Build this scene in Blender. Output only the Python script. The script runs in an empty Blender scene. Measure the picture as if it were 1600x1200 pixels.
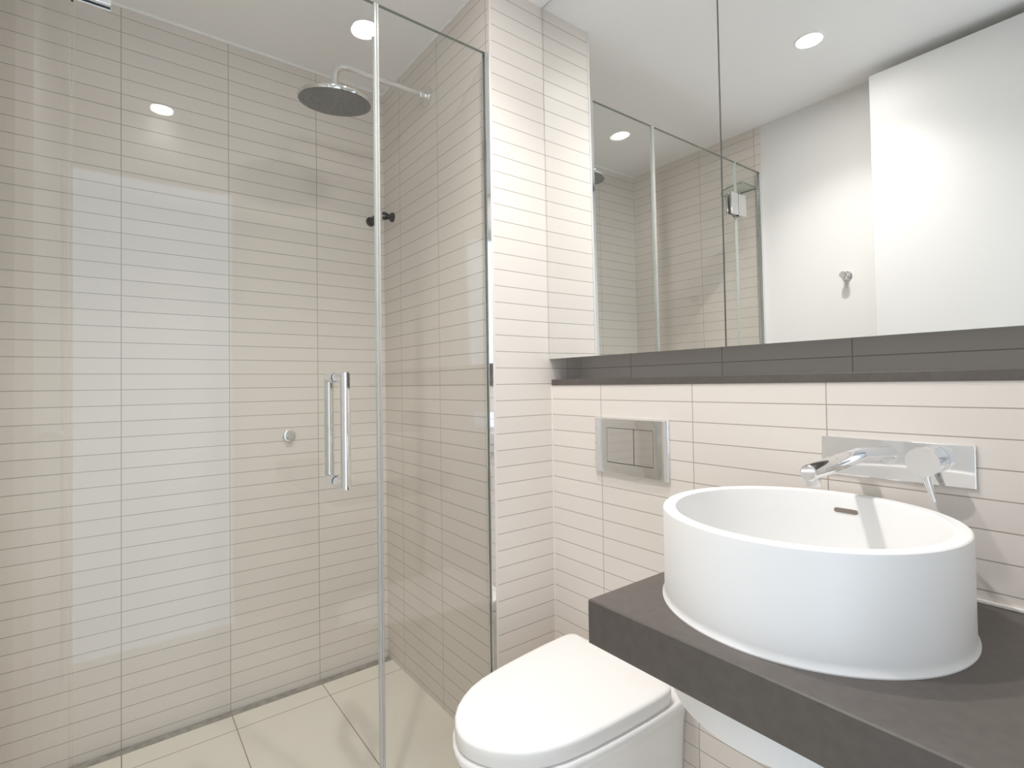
import bpy, bmesh, math
from mathutils import Vector, Matrix

# ------------------------------------------------------------------ camera
S = bpy.context.scene
COL = S.collection
cam_d = bpy.data.cameras.new('camera')
cam = bpy.data.objects.new('camera', cam_d)
COL.objects.link(cam)
right = Vector((0.6053, 0.7958, -0.0142)).normalized()
up = Vector((0.0233, 0.0001, 0.9997))
up = (up - right * up.dot(right)).normalized()
back = right.cross(up)
mw = Matrix((right, up, back)).transposed().to_4x4()
mw.translation = Vector((0, 0, 1.122))
cam.matrix_world = mw
cam_d.sensor_width = 36.0
cam_d.lens = 815.35 * 36 / 1600
cam_d.shift_y = (585.51 - 600) / 1600
cam_d.clip_start = 0.01
S.camera = cam

# ------------------------------------------------------------------ world, exposure
W = bpy.data.worlds.new('sky')
S.world = W
W.use_nodes = True
bg = W.node_tree.nodes['Background']
bg.inputs['Color'].default_value = (0.72, 0.85, 1.0, 1)
bg.inputs['Strength'].default_value = 0.8
S.view_settings.view_transform = 'Standard'
S.view_settings.look = 'None'
S.view_settings.gamma = 1.0
S.view_settings.use_curve_mapping = False
S.view_settings.exposure = 1.36
S.cycles.max_bounces = 16
S.cycles.diffuse_bounces = 8
S.cycles.glossy_bounces = 8
S.cycles.transparent_max_bounces = 24
S.cycles.sample_clamp_indirect = 6.0

LAMP_WATT = 17.5
LENS_STRENGTH = 72.0

# ------------------------------------------------------------------ room dimensions
XB, YS, XP, YV, YU, YL, XE = -2.0695, 0.9056, -1.2802, 1.1376, 1.275, -0.295, 0.24
CE = 2.36
ROW, LEN, Z0 = 0.05, 0.3058, 0.0224
XG0, XG1 = -1.295, -1.285           # the two faces of the shower glass
XG = (XG0 + XG1) / 2

# ------------------------------------------------------------------ materials
def principled(name, color, rough=0.5, metal=0.0, spec=0.5, coat=0.0):
    m = bpy.data.materials.new(name)
    m.use_nodes = True
    b = m.node_tree.nodes['Principled BSDF']
    b.inputs['Base Color'].default_value = (*color, 1)
    b.inputs['Roughness'].default_value = rough
    b.inputs['Metallic'].default_value = metal
    b.inputs['Specular IOR Level'].default_value = spec
    b.inputs['Coat Weight'].default_value = coat
    return m


class NG:
    """short hand for shader node trees"""
    def __init__(self, m):
        self.t = m.node_tree
    def n(self, kind, **kw):
        nd = self.t.nodes.new(kind)
        for k, v in kw.items():
            setattr(nd, k, v)
        return nd
    def l(self, a, b):
        self.t.links.new(a, b)
    def math(self, op, a, b=None, c=None):
        nd = self.n('ShaderNodeMath', operation=op)
        for i, v in enumerate((a, b, c)):
            if v is None:
                continue
            if isinstance(v, (int, float)):
                nd.inputs[i].default_value = v
            else:
                self.l(v, nd.inputs[i])
        return nd.outputs[0]


def noise_tint(m, color, amount=0.06, scale=30.0, detail=4.0, bump=0.0):
    g = NG(m)
    b = m.node_tree.nodes['Principled BSDF']
    tc = g.n('ShaderNodeTexCoord')
    nz = g.n('ShaderNodeTexNoise')
    nz.inputs['Scale'].default_value = scale
    nz.inputs['Detail'].default_value = detail
    g.l(tc.outputs['Object'], nz.inputs['Vector'])
    mr = g.n('ShaderNodeMapRange')
    mr.inputs['From Min'].default_value = 0.3
    mr.inputs['From Max'].default_value = 0.7
    mr.inputs['To Min'].default_value = 1 - amount
    mr.inputs['To Max'].default_value = 1 + amount
    g.l(nz.outputs['Fac'], mr.inputs['Value'])
    vm = g.n('ShaderNodeVectorMath', operation='SCALE')
    vm.inputs[0].default_value = color
    g.l(mr.outputs['Result'], vm.inputs['Scale'])
    g.l(vm.outputs['Vector'], b.inputs['Base Color'])
    if bump:
        bp = g.n('ShaderNodeBump')
        bp.inputs['Strength'].default_value = bump
        bp.inputs['Distance'].default_value = 0.002
        g.l(nz.outputs['Fac'], bp.inputs['Height'])
        g.l(bp.outputs['Normal'], b.inputs['Normal'])
    return m


def line_mask(g, coord, off, pitch, half):
    """1 on the grout line, 0 on the tile, soft edge"""
    p = g.math('SUBTRACT', coord, off)
    f = g.math('DIVIDE', p, pitch)
    fr = g.math('FRACT', g.math('ADD', f, 0.5))
    d = g.math('MULTIPLY', g.math('ABSOLUTE', g.math('SUBTRACT', fr, 0.5)), pitch)
    mr = g.n('ShaderNodeMapRange')
    mr.inputs['From Min'].default_value = half * 0.75
    mr.inputs['From Max'].default_value = half * 1.3
    mr.inputs['To Min'].default_value = 1
    mr.inputs['To Max'].default_value = 0
    g.l(d, mr.inputs['Value'])
    ident = g.math('FLOOR', f)
    return mr.outputs['Result'], ident


TILE = (0.74, 0.687, 0.635)
GROUT = (0.37, 0.33, 0.285)


def tile_material(name, offx, offy, color=TILE, rough=0.42):
    """stacked 300 x 50 wall tiles, the joints run with the face's own direction"""
    m = principled(name, color, rough, spec=0.38)
    g = NG(m)
    b = m.node_tree.nodes['Principled BSDF']
    tc = g.n('ShaderNodeTexCoord')
    sx = g.n('ShaderNodeSeparateXYZ')
    g.l(tc.outputs['Object'], sx.inputs[0])
    ge = g.n('ShaderNodeNewGeometry')
    sn = g.n('ShaderNodeSeparateXYZ')
    g.l(ge.outputs['True Normal'], sn.inputs[0])
    facex = g.math('GREATER_THAN', g.math('ABSOLUTE', sn.outputs['X']), 0.5)
    hx = g.math('SUBTRACT', sx.outputs['X'], offx)
    hy = g.math('SUBTRACT', sx.outputs['Y'], offy)
    mixh = g.n('ShaderNodeMix', data_type='FLOAT')
    g.l(facex, mixh.inputs[0]); g.l(hx, mixh.inputs[2]); g.l(hy, mixh.inputs[3])
    mz, iz = line_mask(g, sx.outputs['Z'], Z0, ROW, 0.0010)
    mh, ih = line_mask(g, mixh.outputs[0], 0.0, LEN, 0.0010)
    mask = g.math('MAXIMUM', mz, mh)
    # every tile a touch different
    cid = g.n('ShaderNodeCombineXYZ')
    g.l(iz, cid.inputs[0]); g.l(ih, cid.inputs[1])
    wn = g.n('ShaderNodeTexWhiteNoise', noise_dimensions='3D')
    g.l(cid.outputs[0], wn.inputs['Vector'])
    sc = g.math('MULTIPLY_ADD', wn.outputs['Value'], 0.035, 0.983)
    vm = g.n('ShaderNodeVectorMath', operation='SCALE')
    vm.inputs[0].default_value = color
    g.l(sc, vm.inputs['Scale'])
    mc = g.n('ShaderNodeMix', data_type='RGBA')
    g.l(mask, mc.inputs[0]); g.l(vm.outputs[0], mc.inputs[6])
    mc.inputs[7].default_value = (*GROUT, 1)
    g.l(mc.outputs[2], b.inputs['Base Color'])
    rr = g.math('MULTIPLY_ADD', mask, 0.5, rough)
    g.l(rr, b.inputs['Roughness'])
    bp = g.n('ShaderNodeBump', invert=True)
    bp.inputs['Strength'].default_value = 0.25
    bp.inputs['Distance'].default_value = 0.001
    g.l(mask, bp.inputs['Height'])
    g.l(bp.outputs['Normal'], b.inputs['Normal'])
    return m


def floor_material():
    col = (0.80, 0.755, 0.675)
    m = principled('floor_tile', col, 0.35)
    g = NG(m)
    b = m.node_tree.nodes['Principled BSDF']
    tc = g.n('ShaderNodeTexCoord')
    sx = g.n('ShaderNodeSeparateXYZ')
    g.l(tc.outputs['Object'], sx.inputs[0])
    m1, _ = line_mask(g, sx.outputs['X'], -1.94, 0.605, 0.0014)
    m2, _ = line_mask(g, sx.outputs['Y'], 0.3195, 0.304, 0.0014)
    mask = g.math('MAXIMUM', m1, m2)
    nz = g.n('ShaderNodeTexNoise')
    nz.inputs['Scale'].default_value = 5
    g.l(tc.outputs['Object'], nz.inputs['Vector'])
    sc = g.math('MULTIPLY_ADD', nz.outputs['Fac'], 0.06, 0.97)
    vm = g.n('ShaderNodeVectorMath', operation='SCALE')
    vm.inputs[0].default_value = col
    g.l(sc, vm.inputs['Scale'])
    mc = g.n('ShaderNodeMix', data_type='RGBA')
    g.l(mask, mc.inputs[0]); g.l(vm.outputs[0], mc.inputs[6])
    mc.inputs[7].default_value = (0.27, 0.235, 0.19, 1)
    g.l(mc.outputs[2], b.inputs['Base Color'])
    return m


def glass_material(name, tint, base=0.04):
    """clear sheet glass: straight transmission, Fresnel reflection on both faces"""
    m = bpy.data.materials.new(name)
    m.use_nodes = True
    g = NG(m)
    t = m.node_tree
    t.nodes.remove(t.nodes['Principled BSDF'])
    out = t.nodes['Material Output']
    lw = g.n('ShaderNodeLayerWeight')
    lw.inputs['Blend'].default_value = 0.5
    p5 = g.math('POWER', lw.outputs['Facing'], 5.0)
    fac = g.math('MULTIPLY_ADD', p5, 1 - base, base)
    tr = g.n('ShaderNodeBsdfTransparent')
    tr.inputs['Color'].default_value = (*tint, 1)
    gl = g.n('ShaderNodeBsdfGlossy')
    gl.inputs['Roughness'].default_value = 0.0
    mx = g.n('ShaderNodeMixShader')
    g.l(fac, mx.inputs[0]); g.l(tr.outputs[0], mx.inputs[1]); g.l(gl.outputs[0], mx.inputs[2])
    g.l(mx.outputs[0], out.inputs['Surface'])
    return m


def milky_material(name, color, through):
    """translucent plastic strip: part see-through, part white"""
    m = principled(name, color, 0.2)
    g = NG(m)
    t = m.node_tree
    tr = g.n('ShaderNodeBsdfTransparent')
    mx = g.n('ShaderNodeMixShader')
    mx.inputs[0].default_value = through
    g.l(t.nodes['Principled BSDF'].outputs[0], mx.inputs[1])
    g.l(tr.outputs[0], mx.inputs[2])
    g.l(mx.outputs[0], t.nodes['Material Output'].inputs['Surface'])
    return m


def emission(name, color, strength):
    m = bpy.data.materials.new(name)
    m.use_nodes = True
    t = m.node_tree
    t.nodes.remove(t.nodes['Principled BSDF'])
    e = t.nodes.new('ShaderNodeEmission')
    e.inputs['Color'].default_value = (*color, 1)
    e.inputs['Strength'].default_value = strength
    t.links.new(e.outputs[0], t.nodes['Material Output'].inputs['Surface'])
    return m


M = {}
M['ceiling'] = principled('ceiling_paint', (0.90, 0.895, 0.885), 0.8)
M['paint'] = principled('white_wall_paint', (0.74, 0.737, 0.725), 0.6)
M['door'] = principled('white_door_paint', (0.70, 0.697, 0.685), 0.45)
M['stone'] = noise_tint(principled('charcoal_stone', (0.105, 0.091, 0.080), 0.42), (0.105, 0.091, 0.080), 0.10, 60, 6)
M['solid_white'] = principled('matte_white_basin', (0.86, 0.855, 0.845), 0.35)
M['ceramic'] = principled('white_ceramic', (0.87, 0.86, 0.85), 0.10)
M['seat'] = principled('white_seat_plastic', (0.87, 0.86, 0.845), 0.25)
M['chrome'] = principled('chrome', (0.83, 0.83, 0.84), 0.05, 1.0)
M['satin_chrome'] = principled('satin_chrome', (0.74, 0.74, 0.74), 0.22, 1.0)
M['nozzle'] = noise_tint(principled('nozzle_plate', (0.2, 0.205, 0.2), 0.30, 1.0), (0.20, 0.205, 0.20), 0.45, 350, 2)
M['mirror'] = principled('silvered_mirror', (0.905, 0.91, 0.90), 0.0, 1.0)
M['mirror_edge'] = principled('mirror_edge', (0.42, 0.44, 0.42), 0.3)
M['carcass'] = principled('cabinet_board', (0.62, 0.59, 0.55), 0.5)
M['black'] = principled('black_plastic', (0.012, 0.012, 0.012), 0.4)
M['gap'] = principled('dark_gap', (0.03, 0.028, 0.025), 0.8)
M['glass'] = glass_material('shower_glass', (0.98, 0.985, 0.977))
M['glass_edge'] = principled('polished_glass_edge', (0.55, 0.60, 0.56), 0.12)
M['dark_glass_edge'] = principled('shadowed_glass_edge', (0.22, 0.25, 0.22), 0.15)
M['shelf_glass'] = glass_material('green_glass', (0.90, 0.95, 0.92))
M['seal'] = milky_material('milky_seal', (0.62, 0.62, 0.60), 0.45)
M['sealant'] = principled('white_sealant', (0.80, 0.77, 0.72), 0.4)
M['trim'] = principled('pale_tile_trim', (0.74, 0.71, 0.67), 0.35)
M['drain'] = noise_tint(principled('grey_drain', (0.30, 0.28, 0.25), 0.5), (0.30, 0.28, 0.25), 0.25, 40, 4)
M['lens'] = emission('lamp_lens', (1.0, 0.975, 0.945), LENS_STRENGTH)
M['lens_dim'] = emission('dim_lamp_lens', (1.0, 0.975, 0.945), LENS_STRENGTH * 0.14)
M['floor'] = floor_material()
M['tile_back'] = tile_material('tile_back', 0.0, 0.0157)
M['tile_pier'] = tile_material('tile_pier', -1.6063, 1.2101)
M['tile_right'] = tile_material('tile_right', -1.065, 0.0)
M['tile_left'] = tile_material('tile_left', -1.62, 0.0)

# ------------------------------------------------------------------ mesh helpers
def box(bm, x0, x1, y0, y1, z0, z1, bev=0.0, seg=2, mat=0):
    r = bmesh.ops.create_cube(bm, size=1)
    vs = r['verts']
    for v in vs:
        v.co = Vector(((x0 + x1) / 2 + v.co.x * (x1 - x0), (y0 + y1) / 2 + v.co.y * (y1 - y0), (z0 + z1) / 2 + v.co.z * (z1 - z0)))
    fs = set(f for v in vs for f in v.link_faces)
    for f in fs:
        f.material_index = mat
    if bev:
        es = list(set(e for v in vs for e in v.link_edges))
        bmesh.ops.bevel(bm, geom=es, offset=bev, segments=seg, affect='EDGES', profile=0.5)
    return fs


def frame_for(d):
    d = d.normalized()
    a = Vector((0, 0, 1)) if abs(d.z) < 0.9 else Vector((1, 0, 0))
    u = d.cross(a).normalized()
    return u, d.cross(u).normalized()


def ring(bm, c, u, v, r, n):
    return [bm.verts.new(c + u * (r * math.cos(2 * math.pi * i / n)) + v * (r * math.sin(2 * math.pi * i / n))) for i in range(n)]


def skin(bm, rings, cap0=True, cap1=True, smooth=True):
    n = len(rings[0])
    for a, b in zip(rings, rings[1:]):
        for i in range(n):
            f = bm.faces.new((a[i], a[(i + 1) % n], b[(i + 1) % n], b[i]))
            f.smooth = smooth
    if cap0:
        bm.faces.new(list(reversed(rings[0])))
    if cap1:
        bm.faces.new(rings[-1])


def lathe(bm, origin, axis, prof, n=48, cap0=True, cap1=True):
    """prof: (distance along axis, radius)"""
    axis = Vector(axis).normalized()
    u, v = frame_for(axis)
    o = Vector(origin)
    rings = [ring(bm, o + axis * h, u, v, max(r, 1e-5), n) for h, r in prof]
    skin(bm, rings, cap0, cap1)


def tube(bm, pts, r, n=24, mitre=True):
    """round tube through points, joints cut along the mitre"""
    pts = [Vector(p) for p in pts]
    rings = []
    u0 = None
    for i, p in enumerate(pts):
        if i == 0:
            d = (pts[1] - p).normalized(); pl = d
        elif i == len(pts) - 1:
            d = (p - pts[i - 1]).normalized(); pl = d
        else:
            d = (p - pts[i - 1]).normalized()
            d2 = (pts[i + 1] - p).normalized()
            pl = (d + d2).normalized()
        if u0 is None:
            u0, v0 = frame_for(d)
            rg = [p + u0 * (r * math.cos(2 * math.pi * k / n)) + v0 * (r * math.sin(2 * math.pi * k / n)) for k in range(n)]
        else:
            # slide the previous ring along d into the mitre plane
            rg = [q + d * ((p - q).dot(pl) / d.dot(pl)) for q in rings[-1]]
        rings.append(rg)
    vr = [[bm.verts.new(q) for q in rg] for rg in rings]
    skin(bm, vr)


def arc_pts(c, a, b, r, n=10):
    """quarter arc about c starting at c+a*r ending at c+b*r"""
    c, a, b = Vector(c), Vector(a), Vector(b)
    return [c + a * (r * math.cos(t)) + b * (r * math.sin(t)) for t in [math.pi / 2 * i / n for i in range(n + 1)]]


def obj(name, bm, mats, parent=None, smooth_angle=None):
    bmesh.ops.recalc_face_normals(bm, faces=bm.faces[:])
    if parent is not None:
        off = Vector(parent['_abs'])
        for v in bm.verts:
            v.co -= off
    me = bpy.data.meshes.new(name)
    bm.to_mesh(me)
    bm.free()
    if not isinstance(mats, (list, tuple)):
        mats = [mats]
    for m in mats:
        me.materials.append(m)
    o = bpy.data.objects.new(name, me)
    COL.objects.link(o)
    if smooth_angle:
        me.shade_smooth()
        me.set_sharp_from_angle(angle=math.radians(smooth_angle))
    if parent is not None:
        o.parent = parent
        o['_abs'] = parent['_abs']
    else:
        o['_abs'] = (0.0, 0.0, 0.0)
    return o


def thing(name, label, cat, loc, group=None):
    o = bpy.data.objects.new(name, None)
    COL.objects.link(o)
    o.empty_display_size = 0.05
    o.location = loc
    o['_abs'] = tuple(float(c) for c in loc)
    o['label'] = label
    o['category'] = cat
    if group:
        o['group'] = group
    return o


def tag(o, label, cat, group=None):
    o['label'] = label
    o['category'] = cat
    if group:
        o['group'] = group
    return o


def struct(name, bm, mats, label=None, cat=None):
    o = obj(name, bm, mats)
    o['kind'] = 'structure'
    o['label'] = label or name.replace('_', ' ')
    o['category'] = cat or name.split('_')[0]
    return o


def sbox(name, mats, *a, label=None, cat=None, **k):
    bm = bmesh.new()
    box(bm, *a, **k)
    return struct(name, bm, mats, label, cat)


# ------------------------------------------------------------------ the room
XD = -2.028                                      # front edge of the drain channel
sbox('floor', M['floor'], XD, XE, YL, YV, -0.10, 0.0, label='cream floor tiles of the shower and bathroom', cat='floor')
sbox('ceiling', M['ceiling'], XB - 0.1, XE + 0.1, YL - 0.1, YU + 0.12, CE, CE + 0.1, label='flat white ceiling', cat='ceiling')
sbox('wall_back', M['tile_back'], XB - 0.1, XB, YL, YS, -0.10, CE, label='shower back wall of narrow beige tiles', cat='wall')
sbox('wall_pier', M['tile_pier'], XB - 0.1, XP, YS, YU + 0.12, -0.10, CE, label='tiled pier and shower side wall carrying the shower arm', cat='wall')
sbox('wall_right', M['tile_right'], XP, XE, YV, YU + 0.12, -0.10, 1.117, label='low tiled wall behind toilet and basin', cat='wall')
sbox('wall_right_upper', M['tile_right'], XP, XE, YU, YU + 0.12, 1.117, CE, label='recessed tiled wall strip above the stone ledge', cat='wall')
sbox('wall_left_shower', M['tile_left'], XB - 0.1, -1.28, YL - 0.1, YL, -0.10, CE, label='tiled side wall at the hinge end of the shower', cat='wall')
sbox('wall_left', M['paint'], -1.28, XE, YL - 0.1, YL, -0.10, CE, label='white painted wall with a chrome hook, seen in the mirror', cat='wall')
bm = bmesh.new()
DY0, DY1, DZ = -0.18, 0.478, 2.150
box(bm, XE, XE + 0.1, YL - 0.1, DY0, -0.1, CE)
box(bm, XE, XE + 0.1, DY1, YU + 0.12, -0.1, CE)
box(bm, XE, XE + 0.1, DY0, DY1, DZ, CE)
struct('wall_entry', bm, M['paint'], 'white end wall around the bright doorway', 'wall')
# door frame around the bright opening
bm = bmesh.new()
box(bm, XE - 0.012, XE + 0.06, DY1 - 0.025, DY1, 0.0, DZ, 0.002)
box(bm, XE - 0.012, XE + 0.06, DY0, DY0 + 0.025, 0.0, DZ, 0.002)
box(bm, XE - 0.012, XE + 0.06, DY0 + 0.025, DY1 - 0.025, DZ - 0.05, DZ, 0.002)
box(bm, XE + 0.02, XE + 0.05, DY0 + 0.025, DY1 - 0.025, DZ - 0.085, DZ - 0.06, 0.002)
struct('trim_1', bm, M['door'], 'white frame of the bright doorway', 'trim')
# bead between ceiling and the shower walls
bm = bmesh.new()
box(bm, XB, XB + 0.008, YL, YS, CE - 0.010, CE, 0.002)
box(bm, XB + 0.008, XP, YS - 0.006, YS, CE - 0.008, CE, 0.002)
struct('trim_2', bm, M['ceiling'], 'white sealant bead where shower walls meet the ceiling', 'trim')
# tile edge trim on the pier corner
sbox('trim_3', M['trim'], XP - 0.006, XP + 0.0012, YS - 0.0012, YS + 0.006, 0.0, CE, label='pale edge trim on the corner of the tiled pier', cat='trim')
# grout bead in the pier / vanity wall corner
sbox('trim_4', M['sealant'], XP, XP + 0.003, YV - 0.003, YV, 0.0, 1.117, label='pale sealant line in the corner between pier and low wall', cat='trim')

# open door leaf along the left wall
bm = bmesh.new()
LX0, LX1, LY0, LY1, LZ = -0.772, 0.08, -0.203, -0.167, 2.318
box(bm, LX0, LX1, LY0, LY1, 0.008, LZ, 0.0015)
leaf = struct('door_1', bm, M['door'], 'tall white door leaf standing open along the left wall, seen in the mirror', 'door')
bm = bmesh.new()
lathe(bm, (-0.70, LY1, 1.0), (0, 1, 0), [(0, 0.025), (0.007, 0.025), (0.008, 0.011), (0.045, 0.011), (0.047, 0.010)], 32)
tube(bm, [(-0.70, LY1 + 0.04, 1.0), (-0.58, LY1 + 0.04, 1.0)], 0.009, 20)
obj('door_handle', bm, M['chrome'], leaf, 35)
bm = bmesh.new()
for z in (0.25, 1.15, 2.05):
    lathe(bm, (LX1 + 0.006, LY0 + 0.006, z), (0, 0, 1), [(0, 0.006), (0.1, 0.006)], 16)
obj('hinge', bm, M['satin_chrome'], leaf, 35)
sbox('trim_5', M['door'], LX1 + 0.012, LX1 + 0.06, YL, LY1 + 0.01, 0.0, CE, label='white jamb post behind the open door leaf', cat='trim')

# linear drain along the back wall
d = thing('linear_drain', 'grey channel drain in the shower floor along the back wall', 'drain', (XB + 0.02, 0.3, -0.02))
bm = bmesh.new()
box(bm, XB, XD, YL, YS, -0.10, -0.006)
obj('channel', bm, M['drain'], d)
bm = bmesh.new()
box(bm, XB + 0.003, XD - 0.003, YL + 0.01, YS - 0.004, -0.006, -0.0015, 0.0008)
obj('grate', bm, M['drain'], d)

# ------------------------------------------------------------------ downlights
def downlight(x, y, label, power=1.0):
    t = thing('downlight', label, 'ceiling light', (x, y, CE), 'recessed ceiling downlights')
    bm = bmesh.new()
    lathe(bm, (x, y, CE), (0, 0, -1), [(0, 0.052), (0.003, 0.051), (0.004, 0.048), (0.003, 0.043), (0.0005, 0.042)], 48, True, False)
    obj('trim_ring', bm, M['ceiling'], t, 40)
    bm = bmesh.new()
    lathe(bm, (x, y, CE - 0.0005), (0, 0, -1), [(0, 0.0425), (0.001, 0.042)], 48)
    obj('lens', bm, M['lens'] if power > 0.5 else M['lens_dim'], t)
    ld = bpy.data.lights.new('downlight_lamp', 'SPOT')
    ld.energy = LAMP_WATT * power
    ld.color = (1.0, 0.970, 0.945)
    ld.spot_size = math.radians(122)
    ld.spot_blend = 0.75
    ld.shadow_soft_size = 0.016
    lo = bpy.data.objects.new('downlight_lamp', ld)
    COL.objects.link(lo)
    lo.parent = t
    lo.location = (0, 0, -0.004)
    return t


downlight(-0.837, 0.205, 'bright round ceiling downlight seen in the right half of the mirror')
downlight(-0.858, 0.690, 'bright round ceiling downlight whose reflection shows in the glass beside the shower arm', 0.85)
downlight(0.168, 0.165, 'bright round ceiling downlight behind the camera, a sliver of it reflected in the shower door', 0.05)

# ------------------------------------------------------------------ shower screen
GT, GB = 2.129, 0.012                            # top and bottom of the glass
YJ0, YJ1 = 0.540, 0.553                          # gap between door and fixed panel
YH0, YH1 = -0.069, -0.0635                       # gap between door and hinge panel

def pane(name, y0, y1, parent, edges=1):
    bm = bmesh.new()
    box(bm, XG0, XG1, y0, y1, GB, GT)
    for f in bm.faces:
        c = f.normal
        f.normal_update()
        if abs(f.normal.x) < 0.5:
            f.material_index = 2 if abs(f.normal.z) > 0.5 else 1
    return obj(name, bm, [M['glass'], M['glass_edge'], M['dark_glass_edge']], parent)


def channel(y_wall, sign, parent):
    """U section on a wall, open towards the glass"""
    bm = bmesh.new()
    y1 = y_wall + sign * 0.016
    ya, yb = min(y_wall, y1), max(y_wall, y1)
    x0, x1 = -1.300, -1.2805
    box(bm, x0, XG0 - 0.0005, ya, yb, 0.0, GT + 0.002, 0.0008)
    box(bm, XG1 + 0.0005, x1, ya, yb, 0.0, GT + 0.002, 0.0008)
    yw = y_wall + sign * 0.003
    box(bm, XG0 - 0.0005, XG1 + 0.0005, min(y_wall, yw), max(y_wall, yw), 0.0, GT + 0.002)
    return obj('wall_channel', bm, M['chrome'], parent)


fp = thing('shower_fixed_panel', 'narrow fixed glass panel of the shower screen, beside the tiled pier', 'shower screen', (XG, 0.73, 0.0))
pane('glass_pane', YJ1, YS - 0.004, fp)
channel(YS, -1, fp)
bm = bmesh.new()
box(bm, XG0 - 0.001, XG1 + 0.001, YJ0 + 0.0075, YJ1 - 0.0002, GB, GT, 0.001)
obj('magnetic_seal', bm, M['seal'], fp)
bm = bmesh.new()
box(bm, XG0 - 0.004, XG1 + 0.004, YJ1 + 0.01, YS - 0.017, 0.0, 0.012)
obj('floor_bead', bm, M['seal'], fp)

hp = thing('shower_hinge_panel', 'slim fixed glass strip at the left edge that the shower door hangs from', 'shower screen', (XG, -0.18, 0.0))
pane('glass_pane', YL + 0.004, YH0, hp)
channel(YL, 1, hp)
bm = bmesh.new()
box(bm, XG0 - 0.004, XG1 + 0.004, YL + 0.017, YH0 - 0.01, 0.0, 0.012)
obj('floor_bead', bm, M['seal'], hp)

dr = thing('shower_door', 'frameless glass shower door with a chrome pull handle', 'shower door', (XG, 0.24, GB))
pane('glass_pane', YH1, YJ0, dr)
bm = bmesh.new()
box(bm, XG0 - 0.001, XG1 + 0.001, YJ0 + 0.0002, YJ0 + 0.0065, GB, GT, 0.001)
obj('magnetic_seal', bm, M['seal'], dr)
yh, rh = 0.436, 0.0118
def pull(sign, parent):
    bm = bmesh.new()
    xf = XG + sign * 0.0052
    xo = XG + sign * 0.060
    tube(bm, [(xf, yh, 1.145), (xo, yh, 1.145), (xo, yh, 0.890), (xf, yh, 0.890)], rh, 32)
    h = obj('handle', bm, M['chrome'], parent, 30)
    bm = bmesh.new()
    for z in (1.145, 0.890):
        lathe(bm, (XG + sign * 0.0050, yh, z), (sign, 0, 0), [(0, 0.0122), (0.0008, 0.0122)], 32)
        lathe(bm, (XG + sign * 0.022, yh, z), (sign, 0, 0), [(0, 0.01195), (0.0005, 0.01195)], 32)
    obj('collar', bm, M['satin_chrome'], h, 30)
pull(1, dr)
pull(-1, dr)
for zc in (1.928, 0.26):
    bm = bmesh.new()
    for y0, y1 in ((-0.135, -0.0675), (-0.065, -0.006)):
        box(bm, XG1, XG1 + 0.009, y0, y1, zc - 0.05, zc + 0.05, 0.0008)
        box(bm, XG0 - 0.009, XG0, y0, y1, zc - 0.05, zc + 0.05, 0.0008)
    h = obj('hinge', bm, M['chrome'], dr)
    bm = bmesh.new()
    box(bm, XG0 - 0.008, XG1 + 0.008, YH0 + 0.0015, YH1 - 0.0005, zc - 0.053, zc + 0.053)
    obj('hinge_pin', bm, M['gap'], h)

# glass bracket shelf in the corner beside the hinge panel
gs = thing('glass_shelf', 'small clear glass corner shelf high in the shower, seen in the mirror', 'shelf', (-1.38, YL + 0.06, 2.055))
bm = bmesh.new()
lo, hi = [], []
for k in range(17):
    t = math.pi / 2 * k / 16
    x, y = -1.303 - 0.165 * math.cos(t) ** 0.8, YL + 0.14 * math.sin(t) ** 0.8
    lo.append(bm.verts.new((x, y, 2.055))); hi.append(bm.verts.new((x, y, 2.063)))
lo.append(bm.verts.new((-1.303, YL, 2.055))); hi.append(bm.verts.new((-1.303, YL, 2.063)))
skin(bm, [lo, hi], smooth=False)
for f in bm.faces:
    f.normal_update()
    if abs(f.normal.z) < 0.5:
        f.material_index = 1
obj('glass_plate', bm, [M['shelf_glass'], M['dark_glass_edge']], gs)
bm = bmesh.new()
box(bm, -1.40, -1.38, YL, YL + 0.02, 2.045, 2.055, 0.002)
obj('clip', bm, M['chrome'], gs)

# ------------------------------------------------------------------ shower head
sx_, sz_ = -1.672, 2.172
sh = thing('rain_shower', 'round chrome rain shower head on a bent wall arm', 'shower head', (sx_, YS, sz_))
bm = bmesh.new()
lathe(bm, (sx_, YS, sz_), (0, -1, 0), [(0, 0.034), (0.009, 0.034), (0.011, 0.0325), (0.012, 0.013)], 40)
obj('wall_flange', bm, M['chrome'], sh, 35)
bm = bmesh.new()
yc, rb = 0.568, 0.042
pts = [(sx_, YS - 0.009, sz_), (sx_, yc + rb, sz_)]
pts += [tuple(p) for p in arc_pts((sx_, yc + rb, sz_ - rb), (0, 0, 1), (0, -1, 0), rb, 14)][1:]
pts += [(sx_, yc, 2.078)]
tube(bm, pts, 0.0108, 28)
a = obj('arm', bm, M['chrome'], sh, 40)
bm = bmesh.new()
lathe(bm, (sx_, YS - 0.011, sz_), (0, -1, 0), [(0, 0.0128), (0.022, 0.0128), (0.024, 0.0115)], 28)
obj('collar', bm, M['chrome'], a, 35)
HT = Matrix.Rotation(math.radians(7.0), 3, Vector((0.32, 0.947, 0)))     # the head hangs a little askew on its ball joint
def tilt_head(bm):
    bmesh.ops.rotate(bm, verts=bm.verts[:], cent=(sx_, yc, 2.066), matrix=HT)
bm = bmesh.new()
lathe(bm, (sx_, yc, 2.082), (0, 0, -1), [(0, 0.012), (0.002, 0.020), (0.016, 0.021), (0.018, 0.030), (0.024, 0.105), (0.027, 0.1145), (0.036, 0.1155), (0.038, 0.1145)], 72)
tilt_head(bm)
hd = obj('head', bm, M['chrome'], sh, 35)
bm = bmesh.new()
lathe(bm, (sx_, yc, 2.0438), (0, 0, -1), [(0, 0.112), (0.001, 0.1115)], 72)
tilt_head(bm)
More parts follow.
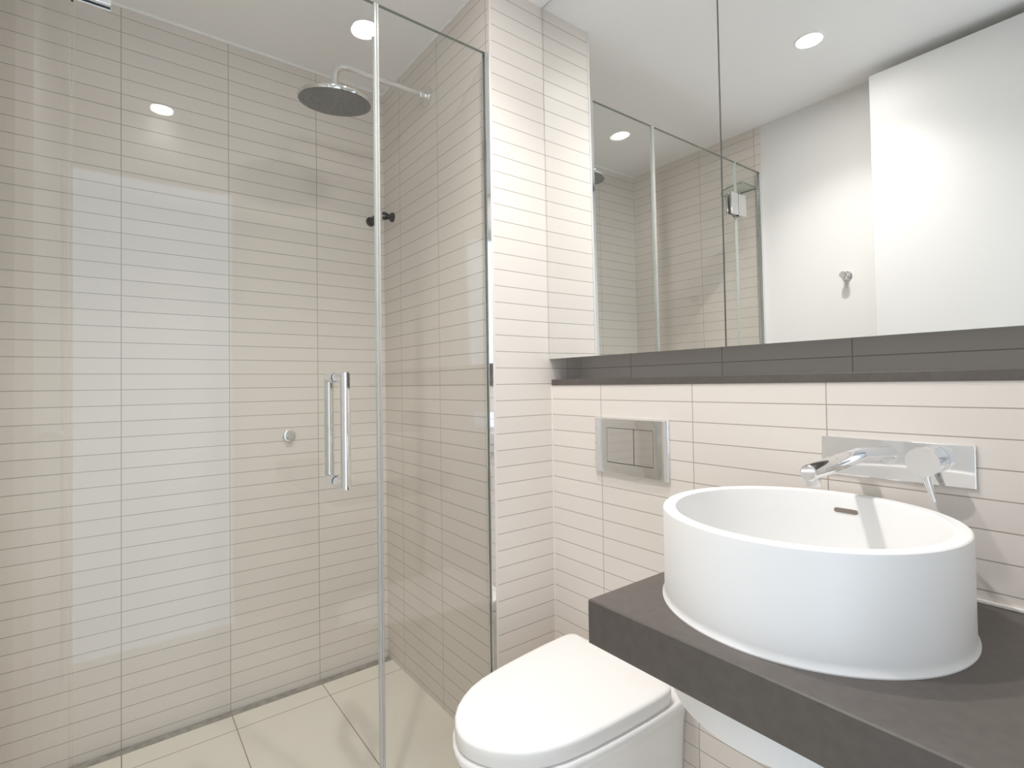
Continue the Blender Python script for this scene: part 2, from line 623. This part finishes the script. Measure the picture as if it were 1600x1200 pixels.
obj('spray_plate', bm, M['nozzle'], hd)
bm = bmesh.new()
for i in range(1, 8):
    nn = 6 * i
    for k in range(nn):
        t = 2 * math.pi * k / nn
        c = (sx_ + 0.0142 * i * math.cos(t), yc + 0.0142 * i * math.sin(t), 2.0428)
        lathe(bm, c, (0, 0, -1), [(0, 0.0021), (0.002, 0.0015)], 6, False)
tilt_head(bm)
noz = obj('nozzles', bm, M['drain'], hd)
noz['kind'] = 'stuff'

# ------------------------------------------------------------------ black two-pronged wall clips
def clip(loc, nrm, label):
    t = thing('wall_clip', label, 'wall hook', loc, 'black shower clips')
    n = Vector(nrm); s = Vector((0, 0, 1)); w = n.cross(s)
    o = Vector(loc)
    bm = bmesh.new()
    lathe(bm, o, n, [(0, 0.019), (0.006, 0.019), (0.010, 0.016), (0.014, 0.0115), (0.024, 0.010), (0.029, 0.009)], 32)
    obj('base', bm, M['black'], t, 35)
    for q in (-1, 1):
        bm = bmesh.new()
        p = o + n * 0.024 + s * (0.0065 * q)
        tube(bm, [p, p + n * 0.008 + s * (0.003 * q), p + n * 0.014 + s * (0.0025 * q)], 0.0060, 14)
        bmesh.ops.create_uvsphere(bm, u_segments=16, v_segments=10, radius=0.0074,
                                  matrix=Matrix.Translation(p + n * 0.015 + s * (0.0025 * q)))
        obj('prong', bm, M['black'], t, 60)
clip((XB, 0.846, 1.806), (1, 0, 0), 'small black clip on the shower back wall, left of the corner')
clip((-1.98, YS, 1.812), (0, -1, 0), 'small black clip on the side wall under the shower arm, right of the corner')

# ------------------------------------------------------------------ chrome robe hooks
def robe_hook(loc, nrm, label):
    t = thing('robe_hook', label, 'hook', loc, 'round chrome wall hooks')
    n = Vector(nrm); o = Vector(loc)
    bm = bmesh.new()
    lathe(bm, o, n, [(0, 0.020), (0.005, 0.020), (0.0065, 0.0185), (0.007, 0.008)], 36)
    obj('base', bm, M['chrome'], t, 35)
    bm = bmesh.new()
    lathe(bm, o + n * 0.006, n, [(0, 0.0075), (0.030, 0.0075)], 24)
    obj('stem', bm, M['chrome'], t, 35)
    bm = bmesh.new()
    lathe(bm, o + n * 0.036, n, [(0, 0.0075), (0.0005, 0.0150), (0.011, 0.0150), (0.013, 0.0135)], 32)
    obj('knob', bm, M['chrome'], t, 35)
robe_hook((-0.917, YL, 1.556), (0, 1, 0), 'round chrome hook on the white wall, seen in the mirror')
tw = thing('wall_outlet', 'small round chrome fitting on the shower back wall, left of the door handle', 'wall fitting', (XB, 0.520, 0.941))
bm = bmesh.new()
lathe(bm, (XB, 0.520, 0.941), (1, 0, 0), [(0, 0.0225), (0.004, 0.0225), (0.006, 0.020), (0.0065, 0.0125)], 36)
obj('base', bm, M['chrome'], tw, 35)
bm = bmesh.new()
lathe(bm, (XB + 0.006, 0.520, 0.941), (1, 0, 0), [(0, 0.0115), (0.022, 0.0115), (0.024, 0.010)], 6)
obj('plug', bm, M['satin_chrome'], tw)

# ------------------------------------------------------------------ mirror cabinet
MZ0, MZ1, YM = 1.2027, 2.352, 1.1275
TILT = Matrix.Rotation(math.radians(0.4), 3, 'X')     # the doors hang a hair out of plumb
mc = thing('mirror_cabinet', 'mirrored wall cabinet over the stone ledge, reaching the ceiling', 'mirror cabinet', (-0.40, YU, MZ0))
bm = bmesh.new()
box(bm, XP + 0.003, XE - 0.004, YM + 0.0215, YU, 1.226, MZ1)
obj('carcass', bm, M['carcass'], mc)
for x0, x1 in ((XP + 0.0015, -0.6625), (-0.6585, -0.0445), (-0.0405, XE - 0.003)):
    bm = bmesh.new()
    box(bm, x0, x1, YM, YM + 0.005, MZ0, MZ1 + 0.005)
    for f in bm.faces:
        f.normal_update()
        if f.normal.y > -0.5:
            f.material_index = 1
    bmesh.ops.rotate(bm, verts=bm.verts[:], cent=(0, YM, MZ0), matrix=TILT)
    dd = obj('mirror_door', bm, [M['mirror'], M['mirror_edge']], mc)
    bm = bmesh.new()
    box(bm, x0 + 0.001, x1 - 0.001, YM + 0.005, YM + 0.021, MZ0 + 0.001, MZ1 + 0.004)
    bmesh.ops.rotate(bm, verts=bm.verts[:], cent=(0, YM, MZ0), matrix=TILT)
    obj('door_board', bm, M['carcass'], dd)

# ------------------------------------------------------------------ stone ledge
bm = bmesh.new()
box(bm, XP + 0.0015, XE, YV - 0.003, YU, 1.117, 1.1358, 0.0012)
tag(obj('stone_ledge', bm, M['stone']), 'long thin charcoal stone ledge capping the low wall under the mirror', 'shelf')

# ------------------------------------------------------------------ flush plate
PX0, PX1, PZ0, PZ1 = -1.087, -0.826, 0.8625, 1.023
fl = thing('flush_plate', 'chrome dual flush plate on the tiled wall above the toilet', 'flush plate', ((PX0 + PX1) / 2, YV, PZ0))
bm = bmesh.new()
def rect_ring(y, x0, x1, z0, z1):
    return [bm.verts.new((x0, y, z0)), bm.verts.new((x1, y, z0)), bm.verts.new((x1, y, z1)), bm.verts.new((x0, y, z1))]
BX0, BX1, BZ0, BZ1 = -1.0335, -0.8715, 0.8955, 0.9945
rr = [rect_ring(YV, PX0, PX1, PZ0, PZ1),
      rect_ring(YV - 0.003, PX0, PX1, PZ0, PZ1)]
for k in range(7):
    t = math.pi / 2 * k / 6
    e = 0.026 * (1 - math.cos(t)); h = 0.003 + 0.0085 * math.sin(t)
    if k == 0:
        continue
    rr.append(rect_ring(YV - h, PX0 + e, PX1 - e, PZ0 + 0.2 * e, PZ1 - 0.2 * e))
rr.append(rect_ring(YV - 0.0115, BX0, BX1, BZ0, BZ1))
rr.append(rect_ring(YV - 0.006, BX0, BX1, BZ0, BZ1))
skin(bm, rr, cap0=True, cap1=True)
obj('frame', bm, M['chrome'], fl, 30)
bm = bmesh.new()
box(bm, BX0, BX1, YV - 0.0065, YV - 0.0060, BZ0, BZ1)
obj('button_gap', bm, M['gap'], fl)
for x0, x1 in ((BX0 + 0.0012, -0.9368), (-0.9346, BX1 - 0.0012)):
    bm = bmesh.new()
    box(bm, x0, x1, YV - 0.0122, YV - 0.0066, BZ0 + 0.0018, BZ1 - 0.0010, 0.0006)
    obj('button', bm, M['chrome'], fl)

# ------------------------------------------------------------------ basin tap
TX0, TX1, TZ0, TZ1 = -0.462, -0.2255, 0.9365, 1.0095
tp = thing('basin_tap', 'chrome wall mixer tap with a back plate, above the round basin', 'tap', ((TX0 + TX1) / 2, YV, TZ0))
bm = bmesh.new()
box(bm, TX0, TX1, YV - 0.005, YV, TZ0, TZ1, 0.0012)
obj('back_plate', bm, M['chrome'], tp)
bm = bmesh.new()
p0, p1 = Vector((-0.398, YV - 0.004, 0.9768)), Vector((-0.4045, 0.936, 0.9638))
ax = (p1 - p0).normalized()
Ls = (p1 - p0).length
lathe(bm, p0, ax, [(0, 0.0146), (Ls - 0.003, 0.0146), (Ls - 0.001, 0.0138), (Ls, 0.0118)], 44)
spt = obj('spout', bm, M['chrome'], tp, 25)
bm = bmesh.new()
q = p1 - ax * 0.0165
lathe(bm, q + Vector((0, 0, -0.009)), (0, 0, -1), [(0, 0.0124), (0.0145, 0.0124), (0.0155, 0.0117), (0.014, 0.0096)], 30)
obj('aerator', bm, M['satin_chrome'], spt, 35)
kx, kz = -0.286, 0.980
bm = bmesh.new()
lathe(bm, (kx, YV - 0.005, kz), (0, -1, 0), [(0, 0.0245), (0.010, 0.0245), (0.0115, 0.0228)], 44)
mb = obj('mixer_base', bm, M['chrome'], tp, 35)
bm = bmesh.new()
lathe(bm, (kx, YV - 0.0155, kz), (0, -1, 0), [(0, 0.0222), (0.003, 0.0222)], 44)
obj('ring_gap', bm, M['gap'], mb, 35)
bm = bmesh.new()
# mixer body with a slanted flat front
n = 44
r0 = []
r1 = []
for k in range(n):
    t = 2 * math.pi * k / n
    x, z = 0.0245 * math.cos(t), 0.0245 * math.sin(t)
    r0.append(bm.verts.new((kx + x, YV - 0.018, kz + z)))
    r1.append(bm.verts.new((kx + x, YV - 0.050 - 0.10 * z, kz + z)))
skin(bm, [r0, r1])
obj('mixer_body', bm, M['chrome'], tp, 35)
bm = bmesh.new()
prof = [((kx, YV - 0.034, kz - 0.021), 0.0075, 0.0060), ((kx + 0.003, YV - 0.036, kz - 0.034), 0.0066, 0.0052),
        ((kx + 0.009, YV - 0.040, kz - 0.052), 0.0050, 0.0044), ((kx + 0.014, YV - 0.0435, kz - 0.065), 0.0036, 0.0034)]
rings_ = []
for c, a_, b_ in prof:
    rings_.append([bm.verts.new((c[0] + a_ * math.cos(2 * math.pi * k / 16), c[1] + b_ * math.sin(2 * math.pi * k / 16), c[2])) for k in range(16)])
skin(bm, rings_)
obj('lever', bm, M['chrome'], tp, 50)

# ------------------------------------------------------------------ vanity counter with a round cut-out
bcx, bcy, bsk = -0.405, 0.9035, 0.2105
CX0, CX1, CY0, CZ0, CZ1 = -0.6435, XE, 0.6476, 0.6772, 0.7515
bm = bmesh.new()
EB = 0.0022                                      # chamfer along the top edge
def rect(bm, e, z):
    return [bm.verts.new(c + (z,)) for c in ((CX0 + e, CY0 + e), (CX1, CY0 + e), (CX1, YV), (CX0 + e, YV))]
def plate_with_hole(bm, out, z):
    es = [bm.edges.new((out[i], out[(i + 1) % 4])) for i in range(4)]
    hole = [bm.verts.new((bcx + (bsk + 0.0008) * math.cos(2 * math.pi * k / 72), bcy + (bsk + 0.0008) * math.sin(2 * math.pi * k / 72), z)) for k in range(72)]
    es += [bm.edges.new((hole[i], hole[(i + 1) % 72])) for i in range(72)]
    bmesh.ops.triangle_fill(bm, use_beauty=True, edges=es, normal=(0, 0, 1))
    return hole
o2 = rect(bm, EB, CZ1)
h1 = plate_with_hole(bm, o2, CZ1)
o1 = rect(bm, 0.0, CZ1 - EB)
o0 = rect(bm, 0.0, CZ0)
h0 = plate_with_hole(bm, o0, CZ0)
for a_, b_ in ((o0, o1), (o1, o2), (h0, h1)):
    nn = len(a_)
    for i in range(nn):
        bm.faces.new((a_[i], a_[(i + 1) % nn], b_[(i + 1) % nn], b_[i]))
ct = tag(obj('vanity_counter', bm, M['stone']), 'thick charcoal stone counter under the white basin', 'counter')
bm = bmesh.new()
box(bm, CX0 + 0.002, CX1, YV - 0.006, YV, CZ1, CZ1 + 0.006, 0.0015)
obj('sealant_line', bm, M['sealant'], ct)

# ------------------------------------------------------------------ basin
bs = thing('basin', 'round white drum basin set into the charcoal stone counter', 'basin', (bcx, bcy, CZ1))
bm = bmesh.new()
prof = [(0.600, 0.02), (0.600, 0.202), (0.603, 0.2075), (0.609, bsk), (CZ1 - 0.001, bsk), (CZ1, 0.2212), (CZ1 + 0.002, 0.2213), (CZ1 + 0.005, 0.2196),
        (CZ1 + 0.009, 0.2181), (CZ1 + 0.013, 0.2176), (0.9005, 0.2176), (0.9035, 0.2168), (0.905, 0.2148),
        (0.905, 0.1985), (0.9035, 0.1965), (0.900, 0.1955), (0.86, 0.1925), (0.80, 0.188), (0.74, 0.182), (0.70, 0.172), (0.675, 0.155),
        (0.660, 0.12), (0.653, 0.07), (0.650, 0.024)]
o = Vector((bcx, bcy, 0))
u_, v_ = Vector((1, 0, 0)), Vector((0, 1, 0))
skin(bm, [ring(bm, o + Vector((0, 0, h)), u_, v_, r, 128) for h, r in prof])
obj('bowl', bm, M['solid_white'], bs, 32)
bm = bmesh.new()
# slim rounded overflow slot on the back of the inner wall
a0, a1, zc, hh = -0.05, 0.155, 0.8745, 0.0042
cols = []
NS = 24
def inner(ang, z, d):
    r = 0.1925 + (z - 0.86) * 0.075 - d
    return Vector((bcx + r * math.sin(ang), bcy + r * math.cos(ang), z))
A0, A1 = -0.118, 0.094
for i in range(NS + 1):
    t = i / NS
    ang = A0 + (A1 - A0) * t
    s = (t - 0.5) * 0.040
    half = hh if abs(s) < 0.020 - hh else max(0.0003, math.sqrt(max(0, hh * hh - (abs(s) - (0.020 - hh)) ** 2)))
    cols.append([bm.verts.new(inner(ang, zc - half, 0.0012)), bm.verts.new(inner(ang, zc + half, 0.0012)),
                 bm.verts.new(inner(ang, zc + half, -0.004)), bm.verts.new(inner(ang, zc - half, -0.004))])
skin(bm, cols, smooth=False)
obj('overflow_slot', bm, principled('overflow_shade', (0.22, 0.18, 0.15), 0.5), bs)
bm = bmesh.new()
lathe(bm, (bcx, bcy, 0.649), (0, 0, 1), [(0, 0.030), (0.0035, 0.030), (0.005, 0.026), (0.0045, 0.02), (0.006, 0.0)], 36)
obj('waste', bm, M['chrome'], bs, 40)

# ------------------------------------------------------------------ toilet
HW = [(1.062, 0.150), (1.0598, 0.1595), (1.0542, 0.1675), (1.046, 0.1735), (1.034, 0.1765), (1.015, 0.1778), (0.95, 0.176), (0.86, 0.170), (0.78, 0.162), (0.72, 0.152), (0.68, 0.139),
      (0.645, 0.120), (0.615, 0.097), (0.592, 0.071), (0.576, 0.042), (0.568, 0.018)]
def outline(grow=0.0, y_shift=0.0, yscale=1.0, rear=None, wscale=1.0):
    """toilet plan: half widths mirrored about a slightly slanted axis"""
    def axis(y):
        return -0.945 + (1.06 - y) * 0.028
    L = [(axis(y) - w * wscale, y) for y, w in HW]
    Rr = [(axis(y) + w * wscale, y) for y, w in reversed(HW)]
    pts = L + [(axis(0.566), 0.566)] + Rr
    n_ = len(pts)
    out = []
    for i in range(n_):
        a_ = Vector(pts[i - 1]); b_ = Vector(pts[(i + 1) % n_])
        tn = (b_ - a_).normalized()
        nr = Vector((-tn.y, tn.x))
        p = Vector(pts[i]) - nr * (-grow) * -1
        out.append(p)
    yr = 1.062 if rear is None else rear
    res = []
    for p in out:
        y = 1.062 + (p.y - 1.062) * yscale
        if rear is not None and p.y > 1.0:
            y = min(rear, 1.0 + (p.y - 1.0) * (rear - 1.0) / (1.062 + grow - 1.0))
        res.append(Vector((p.x, y + y_shift)))
    return res

def loft(bm, sections):
    rs = [[bm.verts.new((p.x, p.y, z)) for p in pl] for pl, z in sections]
    skin(bm, rs)

def shrink(pl, k):
    c = sum(pl, Vector((0, 0))) / len(pl)
    return [c + (p - c) * k for p in pl]

# which side does grow push?  keep it outward
_t = outline(0.01)
GS = 1 if min(p.y for p in _t) < 0.566 else -1
tl = thing('toilet', 'white back-to-wall toilet with its lid closed, beside the stone counter', 'toilet', (-0.945, 0.85, 0.0))
bm = bmesh.new()
G = lambda v: outline(GS * v)
loft(bm, [(G(-0.02), 0.3612), (G(-0.02), 0.3640), (G(-0.002), 0.3645), (G(0.0), 0.3665), (G(0.0), 0.394), (G(-0.0008), 0.3970), (G(-0.003), 0.3993), (G(-0.0055), 0.4010), (shrink(G(-0.0055), 0.955), 0.4022), (shrink(G(-0.0055), 0.5), 0.4030)])
obj('lid', bm, M['seat'], tl, 50)
bm = bmesh.new()
P_ = lambda g, rear=1.1370, ys=1.0, ws=1.0: outline(GS * g, 0, ys, rear, ws)
loft(bm, [(P_(-0.012, ys=0.64, ws=0.90), 0.0), (P_(-0.012, ys=0.66, ws=0.90), 0.05), (P_(-0.011, ys=0.76, ws=0.91), 0.15), (P_(-0.008, ys=0.87, ws=0.93), 0.24),
          (P_(-0.004, ys=0.95, ws=0.955), 0.30), (P_(0.001, ys=0.99, ws=0.985), 0.330), (P_(0.0048), 0.344), (P_(0.0055), 0.352), (P_(0.004), 0.3585), (P_(0.000), 0.3610)])
obj('pan', bm, M['ceramic'], tl, 60)
for o in list(bpy.data.objects):
    if '_abs' in o:
        del o['_abs']
